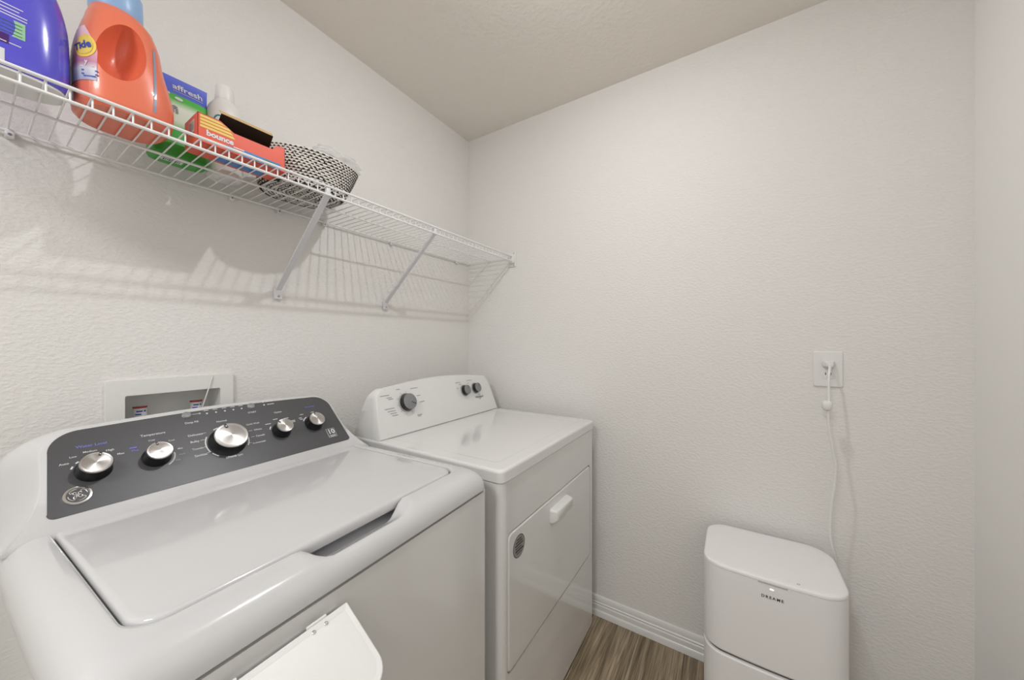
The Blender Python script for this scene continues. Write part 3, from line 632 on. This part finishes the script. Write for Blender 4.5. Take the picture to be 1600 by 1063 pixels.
add('cap', disc_stack([(0.037, 0.217), (0.039, 0.221), (0.038, 0.270), (0.035, 0.276), (0.01, 0.277)], 44, Matrix.Translation((0.222, -1.416, ZD))), M['cap_blue'], tide)
b2 = bmesh.new(); rows = 16; cols = 14; V = []
for i in range(rows + 1):
    t = i / rows; z = 0.040 + 0.112 * t
    pr = math.radians(-30 - 30 * max(0, (t - 0.5) / 0.5) ** 1.6 - 4 * (1 - t)); pl_ = math.radians(-128 + 36 * t ** 2.5)
    V.append([b2.verts.new(tb.pt(pl_ + (pr - pl_) * j / cols, z, 0.0007)) for j in range(cols + 1)])
for i in range(rows):
    for j in range(cols): b2.faces.new((V[i][j], V[i][j + 1], V[i + 1][j + 1], V[i + 1][j]))
lab = add('label', b2, M['tide_label'], tide, smooth=1.0)
def ts(phi0, z0, off, rot=0.0):
    c, q = math.cos(rot), math.sin(rot)
    return lambda x, y: tb.pt(math.radians(phi0) + (x * c - y * q) / 0.070, z0 + x * q + y * c, off)
b2 = bmesh.new(); put(b2, arc2d(0.011, 0.023, 0, 360, 40), ts(-52, 0.106, 0.0012)); add('bullseye', b2, M['yellow'], tide, smooth=0)
b2 = bmesh.new(); put(b2, arc2d(0.0005, 0.0175, 0, 360, 32), ts(-52, 0.106, 0.0016)); add('bullseye_centre', b2, M['stripe'], tide, smooth=0)
b2 = bmesh.new(); put(b2, text2d('Tide', 0.038, bold=0.03), ts(-56, 0.107, 0.0021, 0.25)); add('lettering', b2, M['blue'], tide, smooth=0)
b2 = bmesh.new(); put(b2, text2d('y', 0.007, bold=0.03), ts(-48, 0.075, 0.0015)); put(b2, bar2d(0.026, 0.0016), ts(-48, 0.066, 0.0015)); tag(add('label_text', b2, M['pwhite'], tide, smooth=0), kind='stuff')
b2 = bmesh.new()
for z, wd in ((0.058, 0.030), (0.051, 0.030), (0.047, 0.022)): put(b2, bar2d(wd, 0.0028), ts(-44, z, 0.0015))
tag(add('label_lines', b2, M['blue'], tide, smooth=0), kind='stuff')
b2 = bmesh.new()
V = [[b2.verts.new(tb.front(yy + dy, z, 0.0007)) for dy in (-0.0022, 0.0022)] for z, yy in [(0.02 + 0.014 * k, -1.374 + 0.0003 * k) for k in range(11)]]
for a, b in zip(V, V[1:]): b2.faces.new((a[0], a[1], b[1], b[0]))
add('level_strip', b2, M['strip'], tide, smooth=0)

# cleaner pouch
ab = Body(refine([(0.0, 0.116, -1.294, 0.034, 0.053, 3.5), (0.006, 0.116, -1.294, 0.037, 0.056, 3.5), (0.05, 0.112, -1.292, 0.036, 0.055, 3), (0.11, 0.104, -1.289, 0.028, 0.055, 2.6), (0.17, 0.094, -1.286, 0.016, 0.055, 2.6), (0.205, 0.088, -1.284, 0.005, 0.055, 3), (0.228, 0.086, -1.282, 0.0015, 0.054, 6)], 4))
pch = root('cleaner_pouch', (0.116, -1.294, ZD), 0, 'blue, green and white cleaner pouch behind the orange dryer sheet box', 'pouch')
add('pouch_body', ab.mesh(), M['pouch'], pch, smooth=1.0)
pf = lambda y0, z0, off=0.0008: (lambda x, y: ab.front(y0 + x, z0 + y, off))
def fine_bar(w_, h_, n=12):
    vs = [(-w_ / 2 + w_ * i / n, -h_ / 2 + h_ * j) for i in range(n + 1) for j in (0, 1)]; return vs, [(2 * i, 2 * i + 2, 2 * i + 3, 2 * i + 1) for i in range(n)]
b2 = bmesh.new(); put(b2, text2d('affresh', 0.060, bold=0.02), pf(-1.270, 0.202, 0.0015)); put(b2, fine_bar(0.060, 0.0012), pf(-1.270, 0.188, 0.0015)); add('lettering', b2, M['pwhite'], pch, smooth=0)
b2 = bmesh.new(); put(b2, text2d('fi', 0.014, bold=0.03), pf(-1.303, 0.128, 0.0015)); add('lettering', b2, M['pgrey'], pch, smooth=0)
b2 = bmesh.new(); put(b2, ell2d(0.010, 0.006), pf(-1.318, 0.172, 0.0012)); put(b2, ell2d(0.008, 0.0045), pf(-1.292, 0.164, 0.0012)); tag(add('print_spots', b2, M['pwhite'], pch, smooth=0), kind='stuff')
b2 = bmesh.new(); put(b2, bar2d(0.020, 0.040), lambda x, y: Vector((0.116 + x, -1.306 + y, ZD - 0.0006))); add('barcode_label', b2, M['pwhite'], pch, smooth=0)
b2 = bmesh.new()
for k in range(9): put(b2, bar2d(0.012, 0.0013 if k % 3 else 0.0024), (lambda yy: (lambda x, y: Vector((0.116 + x, yy + y, ZD - 0.0010))))(-1.321 + 0.0036 * k))
tag(add('barcode', b2, M['pdark'], pch, smooth=0), kind='stuff')

# white bottle
wbz = Body(refine([(0.0, 0.098, -1.192, 0.030, 0.036, 2.4), (0.006, 0.098, -1.192, 0.034, 0.041, 2.4), (0.10, 0.098, -1.192, 0.034, 0.041, 2.4), (0.175, 0.098, -1.192, 0.034, 0.040, 2.4), (0.195, 0.098, -1.192, 0.031, 0.036, 2.3), (0.212, 0.098, -1.192, 0.024, 0.026, 2.1), (0.222, 0.098, -1.192, 0.019, 0.019, 2)], 4))
wbt = root('plastic_bottle', (0.098, -1.192, ZD), 0, 'small plain white plastic bottle behind the open orange box', 'bottle')
add('bottle_body', wbz.mesh(48), M['plastic'], wbt, smooth=1.0)
add('cap', disc_stack([(0.021, 0.216), (0.0222, 0.219), (0.0205, 0.255), (0.018, 0.260), (0.004, 0.261)], 36, Matrix.Translation((0.098, -1.192, ZD))), M['plastic'], wbt)
b2 = bmesh.new(); put(b2, ell2d(0.010, 0.012), lambda x, y: wbz.front(-1.214 + x, 0.150 + y)); add('printed_mark', b2, M['teal'], wbt, smooth=0)

# dryer sheet box, torn open
X0, X1, Y0, Y1, Z1 = 0.200, 0.286, -1.303, -1.121, 0.066
bc = root('dryer_sheet_box', ((X0 + X1) / 2, (Y0 + Y1) / 2, ZD), 0, 'open orange dryer sheet carton with torn serrated opening', 'box')
def zig(p, q, n, amp):
    out = []
    for k in range(n): out += [(p[0] + (q[0] - p[0]) * k / n, p[1] + (q[1] - p[1]) * k / n), (p[0] + (q[0] - p[0]) * (k + 0.5) / n - amp, p[1] + (q[1] - p[1]) * (k + 0.5) / n + amp * 0.4)]
    return out + [q]
fp = [(Y0, 0), (Y1, 0), (Y1, Z1)] + zig((Y1 - 0.016, Z1), (Y1 - 0.030, 0.050), 6, 0.0012) + zig((-1.235, 0.050), (-1.262, Z1), 9, -0.0012) + [(Y0, Z1)]
def slab(poly, fn0, fn1): return loft([[fn0(a, b) for a, b in poly], [fn1(a, b) for a, b in poly]])
frt = add('front_panel', slab(fp, lambda a, b: Vector((X1, a, ZD + b)), lambda a, b: Vector((X1 - 0.0008, a, ZD + b))), M['bounce'], bc, smooth=0)
add('back_panel', box(X0, X0 + 0.0008, Y0, Y1, ZD, ZD + Z1), M['bounce'], bc, smooth=0)
add('end_panel', box(X0, X1, Y0, Y0 + 0.0008, ZD, ZD + Z1), M['bounce'], bc, smooth=0)
add('end_panel', box(X0, X1, Y1 - 0.0008, Y1, ZD, ZD + Z1), M['bounce'], bc, smooth=0)
add('bottom_panel', box(X0, X1, Y0, Y1, ZD, ZD + 0.0008), M['bounce'], bc, smooth=0)
tp = [(Y0, X0), (Y1, X0), (Y1, X1)] + zig((Y1 - 0.016, X1), (Y1 - 0.018, X1 - 0.047), 5, 0.001) + zig((-1.258, X1 - 0.047), (-1.262, X1), 5, -0.001) + [(Y0, X1)]
add('top_panel', slab(tp, lambda a, b: Vector((b, a, ZD + Z1)), lambda a, b: Vector((b, a, ZD + Z1 - 0.0008))), M['bounce'], bc, smooth=0)
FL = lambda t, a, o=0.0: Vector((X1 - 0.046 + 0.040 * t, a, ZD + Z1 + 0.0004 + 0.021 * t + o))
add('raised_flap', loft([[FL(0, -1.256), FL(0, Y1 - 0.020), FL(1, Y1 - 0.026), FL(1, -1.258)], [FL(0, -1.256, 0.0008), FL(0, Y1 - 0.020, 0.0008), FL(1, Y1 - 0.026, 0.0008), FL(1, -1.258, 0.0008)]]), M['carton_shade'], bc, smooth=0)  # shade on the flap's underside is put into its colour
add('flap_tip', loft([[FL(1, -1.258), FL(1, Y1 - 0.026), FL(1, Y1 - 0.028) + Vector((-0.001, 0, 0.007)), FL(1, -1.262) + Vector((-0.001, 0, 0.007))], [FL(1, -1.258) - Vector((0.001, 0, 0)), FL(1, Y1 - 0.026) - Vector((0.001, 0, 0)), FL(1, Y1 - 0.028) + Vector((-0.002, 0, 0.007)), FL(1, -1.262) + Vector((-0.002, 0, 0.007))]]), M['tan'], bc, smooth=0)
add('inner_shade', box(X0 + 0.002, X1 - 0.003, Y0 + 0.002, Y1 - 0.002, ZD + 0.001, ZD + 0.036), M['carton_shade'], bc, smooth=0)  # dark block standing in for the shade inside the box
cf = lambda y0, z0, off=0.0005: (lambda x, y: Vector((X1 + off, y0 + x, ZD + z0 + y)))
b2 = bmesh.new()
for k in range(4): put(b2, ([(-1.299, 0.0625 - 0.0075 * k - 0.0055), (-1.244 + 0.004 * k, 0.0625 - 0.0075 * k - 0.0055), (-1.249 + 0.004 * k if k else -1.264, 0.0625 - 0.0075 * k), (-1.299, 0.0625 - 0.0075 * k)], [(0, 1, 2, 3)]), lambda x, y: Vector((X1 + 0.0005, min(x, -1.262 + (0.066 - y) * 1.55), ZD + y)))
add('yellow_bands', b2, M['stripe'], bc, smooth=0)
b2 = bmesh.new(); put(b2, text2d('bounce', 0.052, bold=0.045), cf(-1.262, 0.026, 0.0009)); add('lettering', b2, M['pwhite'], bc, smooth=0)
b2 = bmesh.new(); put(b2, bar2d(0.085, 0.016), cf(-1.175, 0.010)); put(b2, bar2d(0.018, 0.010), cf(-1.243, 0.009)); add('blue_print', b2, M['skyblue'], bc, smooth=0)
b2 = bmesh.new(); put(b2, ell2d(0.020, 0.006), cf(-1.160, 0.009, 0.0009)); put(b2, ell2d(0.012, 0.005), cf(-1.190, 0.008, 0.0009)); add('green_print', b2, M['dgreen'], bc, smooth=0)
b2 = bmesh.new()
for k in range(3): put(b2, bar2d(0.022, 0.0026), cf(-1.225, 0.006 + 0.005 * k, 0.0009))
put(b2, ([(X0 + 0.028, 0.028), (X1 - 0.020, 0.028), (X1 - 0.020, 0.056), (X0 + 0.028, 0.056)], [(0, 1, 2, 3)]), lambda x, z: Vector((x, Y0 - 0.0005, ZD + z)))
tag(add('white_print', b2, M['pwhite'], bc, smooth=0), kind='stuff')
b2 = bmesh.new()
for k in range(7): put(b2, bar2d(0.0022 if k % 2 else 0.0012, 0.022), (lambda x0: (lambda x, z: Vector((x0 + x, Y0 - 0.0010, ZD + 0.042 + z))))(X0 + 0.033 + 0.005 * k))
tag(add('barcode', b2, M['pgrey'], bc, smooth=0), kind='stuff')
b2 = bmesh.new(); put(b2, bar2d(0.040, 0.10), lambda x, y: Vector((X0 + 0.030 + x, -1.20 + y, ZD - 0.0005))); add('underside_print', b2, M['skyblue'], bc, smooth=0)

# rope basket
bk = root('rope_basket', (0.165, -1.012, ZD), 0, 'black and white coiled rope basket on the wire shelf', 'basket')
NR = 14; SEG = 240
WALL_PAT = {6: 0.97, 5: 0.9, 7: 0.40, 0: 0.06}; BASE_PAT = {4: 0.9, 7: 0.9, 0: 0.9, 6: 0.15, 5: 0.15}
def bell(t):       # t 0..1 base to rim
    e = t ** 0.75
    return 0.166 - 0.008 * t, -1.014 + 0.028 * t, 0.098 + 0.004 * e, 0.108 + 0.034 * e
def rope_ring(bm, cx, cy, z, a, b, r, slump=0.0, seg=SEG, pat=WALL_PAT, row=0):
    m = 8; rings = []
    for k in range(seg):
        th = 2 * math.pi * k / seg; c, s = math.cos(th), math.sin(th); ca = math.copysign(abs(c) ** 0.85, c); sb = math.copysign(abs(s) ** 0.85, s)
        p = Vector((cx + a * ca, cy + b * sb, z + slump * s + 0.0012 * math.sin(5 * th + z * 90))); n = Vector((c / a, s / b, 0)).normalized(); bead = 1 + 0.10 * (k % 2)
        rings.append([bm.verts.new(p + (n * math.cos(2 * math.pi * q / m) + Vector((0, 0, 1)) * math.sin(2 * math.pi * q / m)) * r * bead) for q in range(m)])
    for k in range(seg):
        blk = random.random()
        for q in range(m):
            f = bm.faces.new((rings[k][q], rings[(k + 1) % seg][q], rings[(k + 1) % seg][(q + 1) % m], rings[k][(q + 1) % m]))
            x = random.random() if q != 7 else (0.0 if (k // 2 + row) % 2 else 1.0) if seg == SEG else random.random()
            f.material_index = 1 if x < pat.get(q, 0.0) else 0
bmw = bmesh.new(); rr = 0.0043
for i in range(NR):
    t = i / (NR - 1); cx, cy, a, b = bell(t); rope_ring(bmw, cx, cy, ZD + 0.0025 + rr + 0.104 * t, a, b, rr, 0.004 * t, row=i)
add('coil_wall', bmw, [M['rope_w'], M['rope_b']], bk, smooth=0.8)
bmw = bmesh.new(); cx, cy, a, b = bell(0)
k = 0.0095
while b - k > 0.012: rope_ring(bmw, cx, cy, ZD + 0.0025 + rr, max(0.006, a - k), b - k, rr, 0, 120, BASE_PAT); k += 0.0095
add('coil_base', bmw, [M['rope_w'], M['rope_b']], bk, smooth=0.8)
# packets and clear film bag in the basket
for (x, y_, z, sx, sy, sz, rz, rx, lb) in ((0.150, -0.985, ZD + 0.060, 0.050, 0.120, 0.014, 0.15, 0.0, 'white folded packet lying flat inside the rope basket'), (0.170, -0.905, ZD + 0.110, 0.040, 0.060, 0.022, -0.3, 0.0, 'white folded packet standing up under the clear film bag'), (0.135, -1.045, ZD + 0.112, 0.045, 0.075, 0.018, 0.2, 0.0, 'white folded packet at the box end of the basket')):
    o = solo('paper_packet', box(-sx, sx, -sy / 2, sy / 2, -sz / 2, sz / 2, 0.004), M['plastic'], (0, 0, 0), lb, 'packet', 'white packets in the rope basket')
    o.location = (x, y_, z); o.rotation_euler = (rx, 0.08, rz)
fb = bmesh.new(); bmesh.ops.create_icosphere(fb, subdivisions=4, radius=1)
from mathutils import noise
for v in fb.verts:
    d = v.co.normalized(); r = 1 + 0.35 * noise.noise(d * 1.8 + Vector((3, 1, 7))) + 0.22 * abs(noise.noise(d * 4.1)) + 0.05 * noise.noise(d * 9)
    v.co = Vector((0.060 * d.x * r, 0.088 * d.y * r, 0.026 * d.z * r + 0.006 * d.y))
o = solo('film_bag', fb, M['film'], (0, 0, 0), 'crumpled clear plastic film bag on top of the rope basket', 'plastic bag', smooth=2.0)
o.location = (0.150, -0.905, ZD + 0.157); o.rotation_euler = (-0.12, 0, 0.1)

# ------------------------------------------------------------------ water supply box in the left wall
wbx = root('supply_box', (0, -1.271, 1.07), 0, 'white recessed washer water supply box in the left wall', 'supply box')
fo_ = rrect(-1.401, -1.141, 0.965, 1.173, 0.004, 4); fi_ = rrect(-1.368, -1.173, 1.005, 1.132, 0.004, 4)
add('frame', loft([[(0.0, y, z) for y, z in fo_], [(0.006, y, z) for y, z in fo_], [(0.008, y * 0.998 - 0.0025, z * 0.998 + 0.002) for y, z in fo_], [(0.008, y, z) for y, z in fi_], [(-0.085, y, z) for y, z in fi_], [(-0.088, y, z) for y, z in fi_]], True, False, True), M['plastic'], wbx, smooth=0.4)
for y in (-1.332, -1.216):
    v = add('valve', disc_stack([(0.010, 0.0), (0.010, 0.055), (0.0125, 0.056), (0.0125, 0.080), (0.010, 0.084)], 24, Matrix.Translation((-0.042, y, 1.012))), M['screw'], wbx)
    b2 = bmesh.new()
    loft([[(-0.042 + 0.0135 * math.cos(a), y + 0.0135 * math.sin(a), z) for a in [math.radians(-100 + 10 * q) for q in range(21)]] for z in (1.070, 1.094)], False, False, False, b2)
    add('valve_tag', b2, M['pwhite'], wbx)
    b2 = bmesh.new()
    loft([[(-0.042 + 0.0140 * math.cos(a), y + 0.0140 * math.sin(a), z) for a in [math.radians(-100 + 10 * q) for q in range(21)]] for z in (1.092, 1.097)], False, False, False, b2)
    add('tag_band', b2, M['red'], wbx)
    b2 = bmesh.new()
    for z, a0, a1 in ((1.084, -40, 10), (1.076, -50, 0), (1.084, 20, 40)):
        loft([[(-0.042 + 0.0139 * math.cos(math.radians(a)), y + 0.0139 * math.sin(math.radians(a)), z + dz) for a in (a0, (a0 + a1) / 2, a1)] for dz in (-0.002, 0.002)], False, False, False, b2)
    add('tag_print', b2, M['blue'], wbx, smooth=0)
add('tie_strip', tube([(0.010, -1.193, 1.168), (0.012, -1.203, 1.13), (0.010, -1.215, 1.084), (-0.02, -1.218, 1.05)], 0.0016, 6), M['plastic'], wbx)

# ------------------------------------------------------------------ wall outlet
ol = root('wall_outlet', (1.583, 0, 1.176), 0, 'white duplex wall outlet on the back wall', 'outlet')
def oy(x0, x1, z0, z1, r, d): return [(x, -d, z) for x, z in rrect(x0, x1, z0, z1, r, 5)]
add('cover_plate', loft([oy(1.5442, 1.6218, 1.115, 1.237, 0.004, 0.0), oy(1.5442, 1.6218, 1.115, 1.237, 0.004, 0.0025), oy(1.5472, 1.6188, 1.118, 1.234, 0.004, 0.0060)]), M['plastic'], ol, smooth=0.5)
for z in (1.1955, 1.1565):
    rc = add('receptacle', loft([oy(1.5660, 1.6000, z - 0.0145, z + 0.0145, 0.0125, 0.0060), oy(1.5660, 1.6000, z - 0.0145, z + 0.0145, 0.0125, 0.0066), oy(1.5668, 1.5992, z - 0.0137, z + 0.0137, 0.012, 0.0074)]), M['plastic'], ol, smooth=0.5)
    b2 = bmesh.new()
    for x, hh in ((1.5765, 0.0085), (1.5895, 0.0070)): put(b2, bar2d(0.0022, hh), (lambda x0: (lambda a, c: Vector((x0 + a, -0.0078, z + 0.004 + c))))(x))
    put(b2, ell2d(0.0026, 0.0026, 14), lambda a, c: Vector((1.583 + a, -0.0078, z - 0.0075 + c)))
    add('slots', b2, M['gap'], rc, smooth=0)
add('screw', disc_stack([(0.0032, 0), (0.0026, 0.0012), (0.0003, 0.0014)], 12, frame((1.583, -0.006, 1.176), (1, 0, 0), (0, 0, 1), (0, -1, 0))), M['plastic'], ol)

# power cord hanging from the outlet to the dock
cord = root('power_cord', (1.583, -0.04, 1.19), 0, 'white power cord hanging from the outlet down behind the dock', 'cord')
add('plug', loft([[(1.583 + x, -0.0082, 1.195 + z) for x, z in rrect(-0.015, 0.015, -0.012, 0.012, 0.006, 5)], [(1.583 + x, -0.022, 1.195 + z) for x, z in rrect(-0.0145, 0.0145, -0.0115, 0.0115, 0.006, 5)], [(1.583 + x, -0.034, 1.193 + z) for x, z in rrect(-0.008, 0.008, -0.008, 0.008, 0.006, 5)]]), M['plastic'], cord, smooth=0.8)
path = smooth_path([(1.583, -0.030, 1.193), (1.578, -0.058, 1.180), (1.573, -0.074, 1.145), (1.572, -0.082, 1.085), (1.570, -0.084, 1.03), (1.572, -0.084, 0.99), (1.580, -0.084, 0.93), (1.588, -0.083, 0.875), (1.587, -0.082, 0.82), (1.580, -0.080, 0.745), (1.576, -0.078, 0.67), (1.580, -0.073, 0.615), (1.592, -0.062, 0.56), (1.594, -0.045, 0.48), (1.585, -0.022, 0.38), (1.55, -0.019, 0.30)], 8)
add('cable', tube(path, 0.0036, 10), M['plastic'], cord)
add('cable_tie', loft([[(1.5665 + x, -0.084 + y, 1.064 + z) for x, y in rrect(-a, a, -b, b, min(a, b) * 0.6, 5)] for z, a, b in ((-0.017, 0.007, 0.007), (-0.012, 0.0115, 0.011), (0.004, 0.013, 0.012), (0.011, 0.0105, 0.010), (0.015, 0.005, 0.005))]), M['plastic'], cord, smooth=1.0)

# ------------------------------------------------------------------ robot vacuum dock
DKX, DKY = 1.4055, -0.176
dk = root('robot_vacuum_dock', (DKX, DKY, 0), 0, 'white tower dock with rounded top standing below the outlet', 'dock')
def dring(z, ins=0.0, r=0.066):
    out = []
    for x, y in rrect(DKX - 0.178 + ins, DKX + 0.178 - ins, DKY - 0.143 + ins, DKY + 0.143 - ins, (r - ins, r + 0.006 - ins, r - ins, r - 0.01 - ins), 12, 10):
        out.append((x, y - 0.006 * max(0, 1 - ((x - DKX) / 0.14) ** 2) * (1 if y < DKY - 0.1 else 0), z))
    return out
add('base', loft([dring(0.0, 0.004), dring(0.004, 0.0), dring(0.06, 0.0)]), M['dock'], dk, smooth=0.8)
add('lower_body', loft([dring(0.0605, 0.002), dring(0.064, 0.0), dring(0.067, 0.0), dring(0.292, 0.0), dring(0.295, 0.0), dring(0.298, 0.003)]), M['dock'], dk, smooth=0.8)
add('shadow_gap', loft([dring(0.297, 0.010), dring(0.313, 0.010)]), mat('dock_gap_grey', srgb(95, 92, 88), 0.6), dk, smooth=0.8)
add('upper_body', loft([dring(0.308, 0.003), dring(0.311, 0.0), dring(0.314, 0.0), dring(0.558, 0.0), dring(0.562, 0.0), dring(0.5625, 0.002)]), M['dock'], dk, smooth=0.8)
add('lid', loft([dring(0.5632, 0.002), dring(0.5638, 0.0), dring(0.570, 0.0), dring(0.5728, 0.0015), dring(0.574, 0.006), dring(0.5742, 0.02), dring(0.5742, 0.05)]), M['dock'], dk, smooth=1.0)
YF = DKY - 0.143 - 0.0064
b2 = bmesh.new(); put(b2, text2d('DREAME', 0.052, bold=0.02, space=1.35), lambda x, y: Vector((1.406 + x, YF - 0.0006, 0.5235 + y))); add('lettering', b2, M['pdark'], dk, smooth=0)
b2 = bmesh.new(); put(b2, ell2d(0.0050, 0.0014), lambda x, y: Vector((1.405 + x, YF - 0.0006, 0.5475 + y))); add('status_light', b2, M['led'], dk, smooth=0)
add('lid_notch', box(1.372, 1.442, YF - 0.0010, YF + 0.002, 0.5595, 0.5636, 0.0008), mat('notch_grey', srgb(190, 188, 186), 0.5), dk, smooth=0)
for x, z in ((1.466, 0.5745), (1.470, 0.5745)):
    b2 = bmesh.new(); put(b2, bar2d(0.002, 0.006), lambda a, c: Vector((x + a + c * 0.4, DKY - 0.128 + c, z))); add('lid_mark', b2, M['pgrey'], dk, smooth=0)
